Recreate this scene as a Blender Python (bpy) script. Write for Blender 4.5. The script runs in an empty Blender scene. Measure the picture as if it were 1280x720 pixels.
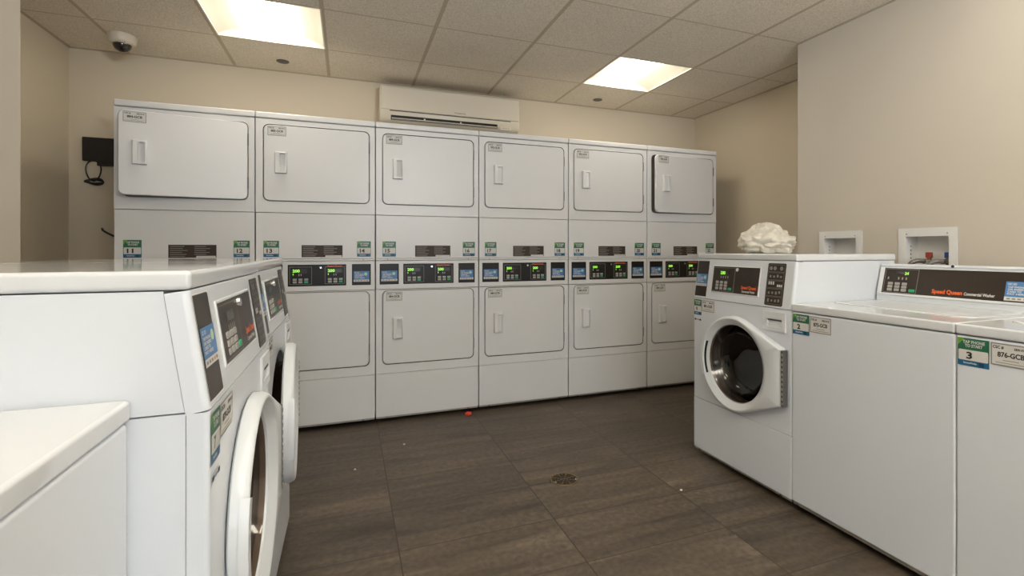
import bpy, bmesh, math, random
from mathutils import Vector, Matrix, noise
R = math.radians
random.seed(7)
scn = bpy.context.scene
COL = scn.collection

# ------------------------------------------------------------------ materials
def new_mat(name):
    m = bpy.data.materials.new(name); m.use_nodes = True
    nt = m.node_tree
    for n in list(nt.nodes): nt.nodes.remove(n)
    out = nt.nodes.new('ShaderNodeOutputMaterial')
    return m, nt, out

def srgb(r, g, b):
    f = lambda c: (c/255/12.92) if c/255 <= .04045 else ((c/255+.055)/1.055)**2.4
    return (f(r), f(g), f(b), 1)

def pbr(name, col, rough=.5, metal=0, noise_amt=0.0, noise_scale=20, bump=0.0, bump_scale=200, emit=None, estr=0, coat=0, spec=.5):
    m, nt, out = new_mat(name)
    p = nt.nodes.new('ShaderNodeBsdfPrincipled')
    p.inputs['Base Color'].default_value = col
    p.inputs['Roughness'].default_value = rough
    p.inputs['Metallic'].default_value = metal
    p.inputs['Coat Weight'].default_value = coat
    p.inputs['Coat Roughness'].default_value = .08
    p.inputs['Specular IOR Level'].default_value = spec
    tc = nt.nodes.new('ShaderNodeTexCoord')
    if noise_amt:
        n = nt.nodes.new('ShaderNodeTexNoise'); n.inputs['Scale'].default_value = noise_scale
        n.inputs['Detail'].default_value = 5
        nt.links.new(tc.outputs['Object'], n.inputs['Vector'])
        mx = nt.nodes.new('ShaderNodeMix'); mx.data_type = 'RGBA'
        a = tuple(c*(1-noise_amt) for c in col[:3])+(1,); b = tuple(min(1, c*(1+noise_amt)) for c in col[:3])+(1,)
        mx.inputs[6].default_value = a; mx.inputs[7].default_value = b
        nt.links.new(n.outputs['Fac'], mx.inputs[0]); nt.links.new(mx.outputs[2], p.inputs['Base Color'])
    if bump:
        n2 = nt.nodes.new('ShaderNodeTexNoise'); n2.inputs['Scale'].default_value = bump_scale
        n2.inputs['Detail'].default_value = 3
        nt.links.new(tc.outputs['Object'], n2.inputs['Vector'])
        bp = nt.nodes.new('ShaderNodeBump'); bp.inputs['Strength'].default_value = bump; bp.inputs['Distance'].default_value = .002
        nt.links.new(n2.outputs['Fac'], bp.inputs['Height']); nt.links.new(bp.outputs['Normal'], p.inputs['Normal'])
    if emit:
        p.inputs['Emission Color'].default_value = emit; p.inputs['Emission Strength'].default_value = estr
    nt.links.new(p.outputs[0], out.inputs[0])
    return m

M = {}
M['dryer_white'] = pbr('dryer_enamel', (.70, .69, .685, 1), .33, noise_amt=.015, noise_scale=3, bump=.03, bump_scale=600)
M['washer_white'] = pbr('washer_enamel', (.655, .68, .72, 1), .24, noise_amt=.01, noise_scale=3, bump=.03, bump_scale=500)
M['top_white'] = pbr('washer_top_enamel', (.64, .65, .665, 1), .07, noise_amt=.02, noise_scale=6, bump=.015, bump_scale=14, spec=.7)
M['plastic_white'] = pbr('white_plastic', (.67, .685, .70, 1), .28, noise_amt=.01)
M['outlet_white'] = pbr('outlet_plastic', (.72, .71, .69, 1), .45, noise_amt=.02)
M['ac_white'] = pbr('ac_plastic', (.64, .575, .47, 1), .38, noise_amt=.01)
M['handle_white'] = pbr('handle_plastic', (.72, .71, .70, 1), .35, noise_amt=.01)
M['gap_shade'] = pbr('seam_shade', (.03, .027, .025, 1), .7, noise_amt=.1)  # dark colour paints the shade inside door gaps and cavities
M['cavity'] = pbr('cavity_dark', (.06, .045, .035, 1), .6, noise_amt=.3)
M['panel_dark'] = pbr('panel_dark_brown', (.030, .020, .014, 1), .34, noise_amt=.15, noise_scale=120, spec=.35)
M['panel_black'] = pbr('panel_black', (.012, .010, .008, 1), .36, spec=.3, noise_amt=.1, noise_scale=60)
M['plate_dark'] = pbr('plate_dark_brown', (.045, .030, .022, 1), .5, spec=.3, noise_amt=.15, noise_scale=60)
M['line_grey'] = pbr('print_grey', (.24, .22, .20, 1), .5, noise_amt=.05)
M['print_white'] = pbr('print_white', (.62, .60, .57, 1), .5, noise_amt=.03)
M['print_black'] = pbr('print_black', (.015, .015, .015, 1), .5, noise_amt=.05)
M['dark_parts_shade'] = pbr('dark_grey_parts_shade', (.09, .085, .08, 1), .5, noise_amt=.05)  # hinges, seams and screws, also the painted shade in the drawer recess
M['paper'] = pbr('label_paper', (.60, .585, .55, 1), .5, noise_amt=.03, noise_scale=60)
M['green'] = pbr('sticker_green', (.018, .13, .065, 1), .4, noise_amt=.1, noise_scale=40)
M['lime'] = pbr('sticker_lime', (.13, .33, .03, 1), .4, noise_amt=.05)
M['blue'] = pbr('sticker_blue', (.01, .11, .22, 1), .4, noise_amt=.05)
M['navy'] = pbr('logo_navy', (.01, .04, .09, 1), .4, noise_amt=.05)
M['screen_blue'] = pbr('card_blue', (.06, .19, .42, 1), .35, noise_amt=.12, noise_scale=60)
M['pale_green'] = pbr('tap_symbol', (.45, .62, .38, 1), .4, noise_amt=.05)
M['card_orange'] = pbr('card_orange', (.75, .25, .03, 1), .4, noise_amt=.05)
M['orange'] = pbr('logo_orange', (.80, .12, .02, 1), .4, noise_amt=.05)
M['button'] = pbr('button_grey', (.36, .34, .31, 1), .45, noise_amt=.05)
M['button_green'] = pbr('button_green', (.02, .36, .15, 1), .4, noise_amt=.05)
M['led'] = pbr('led_green', (.02, .1, .01, 1), .4, emit=(.40, 1, .08, 1), estr=.75)
M['lcd'] = pbr('lcd_window', (.035, .028, .024, 1), .25, noise_amt=.1)
M['chrome'] = pbr('chrome', (.75, .73, .70, 1), .18, metal=1, noise_amt=.03)
M['steel'] = pbr('drum_steel', (.22, .165, .125, 1), .25, metal=1, noise_amt=.15, noise_scale=30, bump=.3, bump_scale=120)
M['galv'] = pbr('galvanised_strip', (.36, .33, .29, 1), .4, metal=.6, noise_amt=.2, noise_scale=40)
M['rubber'] = pbr('grey_rubber', (.16, .16, .165, 1), .5, noise_amt=.1)
M['black_plastic'] = pbr('black_plastic', (.010, .008, .009, 1), .35, noise_amt=.2)
M['dome'] = pbr('smoked_dome', (.018, .012, .010, 1), .05, noise_amt=.1, coat=.6)
M['brass'] = pbr('old_brass', (.20, .14, .07, 1), .42, metal=.75, noise_amt=.3, noise_scale=60)
M['drain_dark'] = pbr('drain_dark', (.016, .010, .006, 1), .7, noise_amt=.2)
M['red'] = pbr('red_wrapper', (.80, .06, .03, 1), .45, noise_amt=.2, noise_scale=120)
M['fluff'] = pbr('white_fluff', (.60, .57, .52, 1), .8, noise_amt=.1)
M['valve_red'] = pbr('valve_red', (.33, .04, .02, 1), .45, noise_amt=.1)
M['valve_blue'] = pbr('valve_blue', (.02, .07, .30, 1), .45, noise_amt=.1)
M['hose'] = pbr('braided_hose', (.20, .18, .165, 1), .45, metal=.5, noise_amt=.3, noise_scale=250, bump=.5, bump_scale=500)
M['plug_grey'] = pbr('sprinkler_grey', (.13, .115, .095, 1), .5, metal=.3, noise_amt=.15)
M['light_frame'] = pbr('troffer_white', (.80, .76, .66, 1), .45, noise_amt=.01)
M['lint'] = pbr('folded_laundry', (.30, .14, .06, 1), .9, noise_amt=.3)

def wall_mat(name, col):
    return pbr(name, col, .75, noise_amt=.035, noise_scale=1.6, bump=.25, bump_scale=260, spec=.25)
M['wall'] = wall_mat('wall_paint', (.66, .575, .445, 1))
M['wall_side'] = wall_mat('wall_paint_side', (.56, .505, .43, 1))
M['back'] = wall_mat('wall_paint_back', (.56, .53, .48, 1))
M['grid'] = pbr('ceiling_grid_paint', (.50, .42, .31, 1), .6, noise_amt=.03)

def thin_glass():
    m, nt, out = new_mat('tinted_door_glass')
    tr = nt.nodes.new('ShaderNodeBsdfTransparent'); tr.inputs[0].default_value = (.36, .29, .24, 1)
    gl = nt.nodes.new('ShaderNodeBsdfGlossy'); gl.inputs['Roughness'].default_value = .05
    gl.inputs[0].default_value = (.9, .88, .86, 1)
    lw = nt.nodes.new('ShaderNodeLayerWeight'); lw.inputs[0].default_value = .5
    pw = nt.nodes.new('ShaderNodeMath'); pw.operation = 'POWER'; pw.inputs[1].default_value = 4; nt.links.new(lw.outputs['Facing'], pw.inputs[0])
    fr = nt.nodes.new('ShaderNodeMath'); fr.operation = 'MULTIPLY_ADD'; fr.inputs[1].default_value = .6; fr.inputs[2].default_value = .06; nt.links.new(pw.outputs[0], fr.inputs[0])
    mx = nt.nodes.new('ShaderNodeMixShader')
    nt.links.new(fr.outputs[0], mx.inputs[0]); nt.links.new(tr.outputs[0], mx.inputs[1]); nt.links.new(gl.outputs[0], mx.inputs[2])
    nt.links.new(mx.outputs[0], out.inputs[0]); return m
M['glass'] = thin_glass()

def added_window_glass():
    m, nt, out = new_mat('added_pane_glass')
    tr = nt.nodes.new('ShaderNodeBsdfTransparent'); tr.inputs[0].default_value = (.96, .98, 1, 1)
    gl = nt.nodes.new('ShaderNodeBsdfGlossy'); gl.inputs['Roughness'].default_value = .02
    mx = nt.nodes.new('ShaderNodeMixShader'); mx.inputs[0].default_value = .05
    nt.links.new(tr.outputs[0], mx.inputs[1]); nt.links.new(gl.outputs[0], mx.inputs[2]); nt.links.new(mx.outputs[0], out.inputs[0])
    return m
M['pane'] = added_window_glass()

def ceiling_mat():
    m, nt, out = new_mat('acoustic_tile')
    p = nt.nodes.new('ShaderNodeBsdfPrincipled'); p.inputs['Roughness'].default_value = .85
    p.inputs['Specular IOR Level'].default_value = .2
    tc = nt.nodes.new('ShaderNodeTexCoord')
    n = nt.nodes.new('ShaderNodeTexNoise'); n.inputs['Scale'].default_value = 150; n.inputs['Detail'].default_value = 4
    n2 = nt.nodes.new('ShaderNodeTexNoise'); n2.inputs['Scale'].default_value = 2.2
    nt.links.new(tc.outputs['Object'], n.inputs['Vector']); nt.links.new(tc.outputs['Object'], n2.inputs['Vector'])
    r = nt.nodes.new('ShaderNodeValToRGB')
    r.color_ramp.elements[0].position = .33; r.color_ramp.elements[0].color = (.66, .59, .49, 1)
    r.color_ramp.elements[1].position = .62; r.color_ramp.elements[1].color = (.90, .82, .70, 1)
    nt.links.new(n.outputs['Fac'], r.inputs[0])
    mx = nt.nodes.new('ShaderNodeMix'); mx.data_type = 'RGBA'; mx.blend_type = 'MULTIPLY'; mx.inputs[0].default_value = .12
    nt.links.new(r.outputs[0], mx.inputs[6]); nt.links.new(n2.outputs['Fac'], mx.inputs[7])
    nt.links.new(mx.outputs[2], p.inputs['Base Color'])
    b = nt.nodes.new('ShaderNodeBump'); b.inputs['Strength'].default_value = .4; b.inputs['Distance'].default_value = .002
    nt.links.new(n.outputs['Fac'], b.inputs['Height']); nt.links.new(b.outputs[0], p.inputs['Normal'])
    nt.links.new(p.outputs[0], out.inputs[0]); return m
M['ceiling'] = ceiling_mat()

FX0, FPX, FY0, FPY = 1.3807, .6284, -.5612, .3210
FZ = -.022
def floor_mat():
    m, nt, out = new_mat('slate_floor_tile')
    N, Lk = nt.nodes, nt.links
    def math_(op, a, b=None, c=None):
        n = N.new('ShaderNodeMath'); n.operation = op
        for i, v in enumerate((a, b, c)):
            if v is None: continue
            if isinstance(v, (int, float)): n.inputs[i].default_value = v
            else: Lk.new(v, n.inputs[i])
        return n.outputs[0]
    tc = N.new('ShaderNodeTexCoord'); sp = N.new('ShaderNodeSeparateXYZ'); Lk.new(tc.outputs['Object'], sp.inputs[0])
    X = math_('DIVIDE', math_('SUBTRACT', sp.outputs[0], FX0-20*FPX), FPX)
    Y = math_('DIVIDE', math_('SUBTRACT', sp.outputs[1], FY0-40*FPY), FPY)
    fx, fy = math_('FRACT', X), math_('FRACT', Y); ix, iy = math_('FLOOR', X), math_('FLOOR', Y)
    dx = math_('MULTIPLY', math_('MINIMUM', fx, math_('SUBTRACT', 1, fx)), FPX)
    dy = math_('MULTIPLY', math_('MINIMUM', fy, math_('SUBTRACT', 1, fy)), FPY)
    gx = math_('LESS_THAN', dx, .0022); gy = math_('LESS_THAN', dy, .0020)
    cb = N.new('ShaderNodeCombineXYZ'); Lk.new(ix, cb.inputs[0]); Lk.new(iy, cb.inputs[1])
    wn = N.new('ShaderNodeTexWhiteNoise'); wn.noise_dimensions = '3D'; Lk.new(cb.outputs[0], wn.inputs['Vector'])
    # veined slate, slightly slanting along x, shifted per tile
    sh = N.new('ShaderNodeVectorMath'); sh.operation = 'MULTIPLY_ADD'
    sh.inputs[1].default_value = (3, 3, 3); Lk.new(wn.outputs['Color'], sh.inputs[0]); Lk.new(tc.outputs['Object'], sh.inputs[2])
    mp = N.new('ShaderNodeMapping'); mp.inputs['Rotation'].default_value = (0, 0, R(-9)); mp.inputs['Scale'].default_value = (1.1, 9, 1)
    Lk.new(sh.outputs[0], mp.inputs[0])
    n1 = N.new('ShaderNodeTexNoise'); n1.inputs['Scale'].default_value = 1.3; n1.inputs['Detail'].default_value = 7; n1.inputs['Distortion'].default_value = .7
    Lk.new(mp.outputs[0], n1.inputs['Vector'])
    n2 = N.new('ShaderNodeTexNoise'); n2.inputs['Scale'].default_value = 42; n2.inputs['Detail'].default_value = 7
    Lk.new(tc.outputs['Object'], n2.inputs['Vector'])
    r = N.new('ShaderNodeValToRGB'); e = r.color_ramp.elements
    e[0].position = .30; e[0].color = (.046, .032, .021, 1)
    e[1].position = .72; e[1].color = (.150, .112, .080, 1)
    k = r.color_ramp.elements.new(.45); k.color = (.078, .058, .040, 1)
    k = r.color_ramp.elements.new(.6); k.color = (.104, .078, .056, 1)
    Lk.new(n1.outputs['Fac'], r.inputs[0])
    v = math_('ADD', math_('MULTIPLY', wn.outputs['Value'], .22), .89)
    v2 = math_('ADD', math_('MULTIPLY', n2.outputs['Fac'], 1.3), .35)
    sc = N.new('ShaderNodeVectorMath'); sc.operation = 'SCALE'; Lk.new(r.outputs[0], sc.inputs[0]); Lk.new(math_('MULTIPLY', v, v2), sc.inputs['Scale'])
    g = N.new('ShaderNodeMix'); g.data_type = 'RGBA'; Lk.new(gx, g.inputs[0]); Lk.new(sc.outputs[0], g.inputs[6]); g.inputs[7].default_value = (.030, .021, .014, 1)
    g2 = N.new('ShaderNodeMix'); g2.data_type = 'RGBA'; Lk.new(math_('MULTIPLY', gy, .95), g2.inputs[0]); Lk.new(g.outputs[2], g2.inputs[6]); g2.inputs[7].default_value = (.032, .023, .015, 1)
    p = N.new('ShaderNodeBsdfPrincipled'); Lk.new(g2.outputs[2], p.inputs['Base Color'])
    rr = math_('ADD', math_('MULTIPLY', n1.outputs['Fac'], .2), .40); Lk.new(rr, p.inputs['Roughness'])
    b = N.new('ShaderNodeBump'); b.inputs['Strength'].default_value = .35; b.inputs['Distance'].default_value = .003
    h = math_('SUBTRACT', math_('MULTIPLY', n1.outputs['Fac'], .6), math_('MAXIMUM', gx, gy)); Lk.new(math_('ADD', h, math_('MULTIPLY', n2.outputs['Fac'], .3)), b.inputs['Height'])
    Lk.new(b.outputs[0], p.inputs['Normal'])
    Lk.new(p.outputs[0], out.inputs[0]); return m
M['floor'] = floor_mat()

def bag_mat():
    m, nt, out = new_mat('crumpled_white_bag')
    p = nt.nodes.new('ShaderNodeBsdfPrincipled'); p.inputs['Base Color'].default_value = (.80, .755, .67, 1); p.inputs['Roughness'].default_value = .45
    t = nt.nodes.new('ShaderNodeBsdfTranslucent'); t.inputs[0].default_value = (.8, .75, .66, 1)
    tc = nt.nodes.new('ShaderNodeTexCoord'); n = nt.nodes.new('ShaderNodeTexNoise'); n.inputs['Scale'].default_value = 45; n.inputs['Detail'].default_value = 5; n.inputs['Distortion'].default_value = 1.2
    nt.links.new(tc.outputs['Object'], n.inputs['Vector'])
    b = nt.nodes.new('ShaderNodeBump'); b.inputs['Strength'].default_value = .7; b.inputs['Distance'].default_value = .006
    nt.links.new(n.outputs['Fac'], b.inputs['Height']); nt.links.new(b.outputs[0], p.inputs['Normal'])
    mx = nt.nodes.new('ShaderNodeMixShader'); mx.inputs[0].default_value = .25
    nt.links.new(p.outputs[0], mx.inputs[1]); nt.links.new(t.outputs[0], mx.inputs[2]); nt.links.new(mx.outputs[0], out.inputs[0]); return m
M['bag'] = bag_mat()
LENS = (1.0, .94, .82, 1)
M['lens'] = pbr('lens_diffuser', (.6, .55, .45, 1), .5, emit=LENS, estr=9.5)

# ------------------------------------------------------------------ mesh builder
TEXT_CACHE = {}
def text_geo(s, bold=False):
    key = (s, bold)
    if key in TEXT_CACHE: return TEXT_CACHE[key]
    cu = bpy.data.curves.new('txt', 'FONT'); cu.body = s; cu.size = 1; cu.resolution_u = 3; cu.fill_mode = 'FRONT'
    cu.offset = .035 if bold else .014
    ob = bpy.data.objects.new('txt', cu); COL.objects.link(ob)
    dg = bpy.context.evaluated_depsgraph_get(); dg.update()
    me = ob.evaluated_get(dg).to_mesh()
    vs = [(v.co.x, v.co.y) for v in me.vertices]; fs = [tuple(p.vertices) for p in me.polygons]
    ob.evaluated_get(dg).to_mesh_clear()
    bpy.data.objects.remove(ob); bpy.data.curves.remove(cu)
    x0 = min(v[0] for v in vs); x1 = max(v[0] for v in vs); y0 = min(v[1] for v in vs); y1 = max(v[1] for v in vs)
    TEXT_CACHE[key] = (vs, fs, x0, x1, y0, y1)
    return TEXT_CACHE[key]

def rr_pts(x0, x1, z0, z1, r, n=6):
    pts = []
    for cx, cz, a0 in ((x1-r, z1-r, 0), (x0+r, z1-r, 90), (x0+r, z0+r, 180), (x1-r, z0+r, 270)):
        for i in range(n+1):
            a = R(a0+90*i/n); pts.append((cx+r*math.cos(a), cz+r*math.sin(a)))
    return pts
def circ(cx, cz, r, n=48): return [(cx+r*math.cos(2*math.pi*i/n), cz+r*math.sin(2*math.pi*i/n)) for i in range(n)]
def ray_poly(poly, c, a):
    d = (math.cos(a), math.sin(a)); best = None
    for i in range(len(poly)):
        p, q = poly[i], poly[(i+1) % len(poly)]
        ex, ez = q[0]-p[0], q[1]-p[1]; det = d[0]*(-ez)+ex*d[1]
        if abs(det) < 1e-12: continue
        wx, wz = p[0]-c[0], p[1]-c[1]
        t = (wx*(-ez)+ex*wz)/det; s = (d[0]*wz-d[1]*wx)/det
        if t > 0 and -1e-6 <= s <= 1+1e-6 and (best is None or t > best): best = t
    return (c[0]+best*d[0], c[1]+best*d[1])

def wrap_panel(b, x0, x1, z0, z1, mat, r=.009, depth=.034, y=0.0):
    pts = [(x0, y+depth)]+[(x0+r-r*math.cos(R(a)), y+r-r*math.sin(R(a))) for a in (0, 18, 36, 54, 72, 90)]
    pts += [(x1-r+r*math.sin(R(a)), y+r-r*math.cos(R(a))) for a in (0, 18, 36, 54, 72, 90)]+[(x1, y+depth)]
    e = .0015
    def ins(p): 
        px_, py_ = p; return (px_+(e if px_ < x0+r else (-e if px_ > x1-r else 0)), py_+(e if py_ < y+r else 0))
    b.loft([[(*ins(p), z0) for p in pts], [(*p, z0+e) for p in pts], [(*p, z1-e) for p in pts], [(*ins(p), z1) for p in pts]], mat, cap0=True, cap1=True)
    b.bev = True

class MB:
    def __init__(s): s.bm = bmesh.new(); s.mats = []; s.bev = False
    def mi(s, mat):
        if mat not in s.mats: s.mats.append(mat)
        return s.mats.index(mat)
    def face(s, pts, mat):
        vs = [s.bm.verts.new(p) for p in pts]
        f = s.bm.faces.new(vs); f.material_index = s.mi(mat); return f
    def box(s, x0, x1, y0, y1, z0, z1, mat, bev=0, skip=(), seg=2):
        b = bmesh.new()
        v = [b.verts.new((x, y, z)) for x in (x0, x1) for y in (y0, y1) for z in (z0, z1)]
        fs = {'-x': (0, 1, 3, 2), '+x': (4, 6, 7, 5), '-y': (0, 4, 5, 1), '+y': (2, 3, 7, 6), '-z': (0, 2, 6, 4), '+z': (1, 5, 7, 3)}
        for k, f in fs.items():
            if k not in skip: b.faces.new([v[i] for i in f])
        if bev:
            ed = [e for e in b.edges if len(e.link_faces) == 2]
            bmesh.ops.bevel(b, geom=ed, offset=bev, segments=seg, profile=.5, affect='EDGES'); s.bev = True
        s.merge(b, mat)
    def merge(s, b, mat, mtx=None):
        k = s.mi(mat); mp = {}
        b.normal_update()
        for v in b.verts: mp[v] = s.bm.verts.new(mtx @ v.co if mtx else v.co)
        for f in b.faces:
            try: nf = s.bm.faces.new([mp[v] for v in f.verts]); nf.material_index = k
            except ValueError: pass
        b.free()
    def loft(s, loops, mat, cap0=False, cap1=False, closed=True):
        k = s.mi(mat); L = [[s.bm.verts.new(p) for p in lp] for lp in loops]
        n = len(L[0])
        for a, b in zip(L, L[1:]):
            for i in range(n if closed else n-1):
                j = (i+1) % n
                f = s.bm.faces.new((a[i], a[j], b[j], b[i])); f.material_index = k
        if cap0: f = s.bm.faces.new(list(reversed(L[0]))); f.material_index = k
        if cap1: f = s.bm.faces.new(L[-1]); f.material_index = k
        return L
    def rplate(s, x0, x1, z0, z1, r, yf, yb, mat, ch=.0015, n=6):
        """rounded rectangle plate, front at yf (smaller y), back at yb, chamfered front"""
        A = rr_pts(x0, x1, z0, z1, r, n); B = rr_pts(x0+ch, x1-ch, z0+ch, z1-ch, max(r-ch, .0003), n)
        s.loft([[(x, yb, z) for x, z in A], [(x, yf+ch, z) for x, z in A], [(x, yf, z) for x, z in B]], mat, cap1=True)
        s.bev = True
    def quad(s, x0, x1, z0, z1, y, mat): s.face([(x0, y, z0), (x1, y, z0), (x1, y, z1), (x0, y, z1)], mat)
    def frame(s, x0, x1, z0, z1, t, y, mat):
        s.quad(x0, x1, z0, z0+t, y, mat); s.quad(x0, x1, z1-t, z1, y, mat)
        s.quad(x0, x0+t, z0+t, z1-t, y, mat); s.quad(x1-t, x1, z0+t, z1-t, y, mat)
    def prism(s, prof, x0, x1, mat):
        """profile of (y,z) points extruded along x"""
        s.loft([[(x0, y, z) for y, z in prof], [(x1, y, z) for y, z in prof]], mat, cap0=True, cap1=True)
    def holeplate(s, x0, x1, z0, z1, hole, y0, y1, mat, c=None, inner_mat=None, back=False):
        c = c or (sum(p[0] for p in hole)/len(hole), sum(p[1] for p in hole)/len(hole))
        rect = [(x0, z0), (x1, z0), (x1, z1), (x0, z1)]
        ang = sorted(set([round(math.atan2(p[1]-c[1], p[0]-c[0]), 7) for p in hole+rect]))
        H = [ray_poly(hole, c, a) for a in ang]; O = [ray_poly(rect, c, a) for a in ang]
        s.loft([[(x, y1, z) for x, z in O], [(x, y0, z) for x, z in O], [(x, y0, z) for x, z in H]], mat)
        s.loft([[(x, y0, z) for x, z in H], [(x, y1, z) for x, z in H]], inner_mat or mat)
        if back: s.loft([[(x, y1, z) for x, z in H], [(x, y1, z) for x, z in O]], mat)
    def text(s, t, x, z, y, h, mat, align='c', w=None, bold=True):
        vs, fs, a0, a1, b0, b1 = text_geo(t, bold)
        sc = h/.72
        wd = (a1-a0)*sc
        sx = sc
        if w: sx = sc*w/wd; wd = w
        ox = x-wd/2 if align == 'c' else (x if align == 'l' else x-wd)
        k = s.mi(mat); V = [s.bm.verts.new((ox+(vx-a0)*sx, y, z+vy*sc)) for vx, vy in vs]
        for f in fs:
            try: nf = s.bm.faces.new([V[i] for i in f]); nf.material_index = k
            except ValueError: pass
    def cyl(s, c, axis, r0, r1, h, mat, n=24, caps=True):
        """axis: unit Vector; frustum from c along axis"""
        ax = Vector(axis).normalized(); q = Vector((0, 0, 1)).rotation_difference(ax)
        l0 = [Vector(c)+q@Vector((r0*math.cos(2*math.pi*i/n), r0*math.sin(2*math.pi*i/n), 0)) for i in range(n)]
        l1 = [Vector(c)+q@Vector((r1*math.cos(2*math.pi*i/n), r1*math.sin(2*math.pi*i/n), h)) for i in range(n)]
        s.loft([l0, l1], mat, cap0=caps, cap1=caps)
    def lathe(s, c, axis, prof, mat, n=32):
        ax = Vector(axis).normalized(); q = Vector((0, 0, 1)).rotation_difference(ax)
        lp = [[Vector(c)+q@Vector((max(r, 1e-5)*math.cos(2*math.pi*i/n), max(r, 1e-5)*math.sin(2*math.pi*i/n), h)) for i in range(n)] for r, h in prof]
        s.loft(lp, mat)
    def tube(s, pts, r, mat, n=8):
        P = [Vector(p) for p in pts]; loops = []; up = Vector((0, 0, 1))
        prev = None
        for i, p in enumerate(P):
            d = (P[min(i+1, len(P)-1)]-P[max(i-1, 0)]).normalized()
            if prev is None: nrm = d.orthogonal().normalized()
            else:
                nrm = (prev-d*prev.dot(d)).normalized()
            prev = nrm; b = d.cross(nrm)
            loops.append([p+(nrm*math.cos(2*math.pi*k/n)+b*math.sin(2*math.pi*k/n))*r for k in range(n)])
        s.loft(loops, mat, cap0=True, cap1=True)
    def build(s, name, parent=None, loc=(0, 0, 0), rot=(0, 0, 0), smooth=None, recalc=True):
        if recalc:
            bmesh.ops.recalc_face_normals(s.bm, faces=[f for f in s.bm.faces])
        me = bpy.data.meshes.new(name); s.bm.to_mesh(me); s.bm.free()
        for m in s.mats: me.materials.append(M[m])
        o = bpy.data.objects.new(name, me); COL.objects.link(o)
        if parent: o.parent = parent
        o.location = loc; o.rotation_euler = rot
        sm = s.bev if smooth is None else smooth
        if sm:
            for p in me.polygons: p.use_smooth = True
            if sm != 'full':
                me.set_sharp_from_angle(angle=R(40 if not s.bev else 55))
                if s.bev:
                    w = o.modifiers.new('wn', 'WEIGHTED_NORMAL'); w.keep_sharp = True
        return o

def flatface(me_obj): pass
def thing(name, label, cat, loc=(0, 0, 0), rotz=0, group=None):
    o = bpy.data.objects.new(name, None); COL.objects.link(o); o.empty_display_size = .1
    o.location = loc; o.rotation_euler = (0, 0, rotz); o['label'] = label; o['category'] = cat
    if group: o['group'] = group
    return o
def tag(o, label, cat, group=None):
    o['label'] = label; o['category'] = cat
    if group: o['group'] = group
    return o
def struct(o): o['kind'] = 'structure'; return o
def copy_tree(o, parent=None):
    c = o.copy(); COL.objects.link(c)
    if parent: c.parent = parent
    for ch in list(o.children): copy_tree(ch, c)
    return c

# ------------------------------------------------------------------ stickers
def sticker_geo(b, num, x0, z0, w, h, y=-.001):
    b.quad(x0, x0+w, z0, z0+h, y, 'green')
    b.face([(x0, y-.0002, z0+h), (x0, y-.0002, z0+h*.72), (x0+w*.16, y-.0002, z0+h*.9), (x0+w*.22, y-.0002, z0+h)], 'lime')
    b.quad(x0, x0+w, z0, z0+h*.22, y-.0002, 'blue')
    A = rr_pts(x0+w*.03, x0+w*.97, z0+h*.2, z0+h*.58, h*.04, 3)
    b.face([(x, y-.0004, z) for x, z in A], 'paper')
    b.text('TAP PHONE', x0+w*.52, z0+h*.82, y-.0006, h*.105, 'print_white', w=w*.70)
    b.text('TO START', x0+w*.52, z0+h*.685, y-.0006, h*.105, 'print_white', w=w*.56)
    b.text(num, x0+w*.38, z0+h*.27, y-.0008, h*.24, 'print_black', w=(w*.19 if len(num) == 1 else w*.36))
    b.text('ServiceWorks', x0+w*.40, z0+h*.08, y-.0006, h*.065, 'print_white', w=w*.42)
    b.quad(x0+w*.68, x0+w*.84, z0+h*.03, z0+h*.17, y-.0005, 'navy')
def label_geo(b, code, x0, z0, w, h, y=-.001):
    b.quad(x0, x0+w, z0, z0+h, y, 'paper')
    b.frame(x0, x0+w, z0, z0+h, h*.05, y-.0003, 'line_grey')
    b.text('CSC #', x0+w*.05, z0+h*.76, y-.0004, h*.13, 'print_black', 'l', w=w*.28)
    b.text('SERVICE', x0+w*.58, z0+h*.76, y-.0004, h*.10, 'print_black', 'l', w=w*.34)
    b.text(code, x0+w*.5, z0+h*.40, y-.0004, h*.22, 'print_black', w=w*.66)
    for k, (a, c) in enumerate(((.3, .7), (.12, .9))):
        b.quad(x0+w*a, x0+w*c, z0+h*(.24-.12*k), z0+h*(.27-.12*k), y-.0004, 'line_grey')
def sticker(num, x0, z0, w, h, parent, y=-.001, rot=None, loc=(0, 0, 0)):
    b = MB(); sticker_geo(b, num, x0, z0, w, h, y)
    o = b.build('number_sticker', parent, loc=loc, recalc=False); return o
def id_label(code, x0, z0, w, h, parent, y=-.001, name='identity_label'):
    b = MB(); label_geo(b, code, x0, z0, w, h, y); return b.build(name, parent, recalc=False)

def screen_geo(b, x0, x1, z0, z1, y):
    w, h = x1-x0, z1-z0
    b.quad(x0, x1, z0, z1, y, 'screen_blue')
    b.quad(x0, x1, z0, z0+h*.2, y-.0002, 'paper')
    b.text('CSC GO', x0+w*.06, z0+h*.82, y-.0003, h*.10, 'print_white', 'l', w=w*.3)
    for k, (t, a) in enumerate((('TAP PHONE', .55), ('OR INSERT', .60), ('CARD TO', .46), ('PAY HERE', .62))):
        b.text(t, x0+w*.08, z0+h*(.67-.12*k), y-.0003, h*.085, 'print_white', 'l', w=w*a)
    b.face([(x, y-.0003, z) for x, z in circ(x0+w*.78, z0+h*.72, min(w, h)*.15, 20)], 'pale_green')
    for k in range(5):
        b.quad(x0+w*(.08+.18*k), x0+w*(.2+.18*k), z0+h*.06, z0+h*.14, y-.0003, 'card_orange' if k == 3 else 'line_grey')

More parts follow.
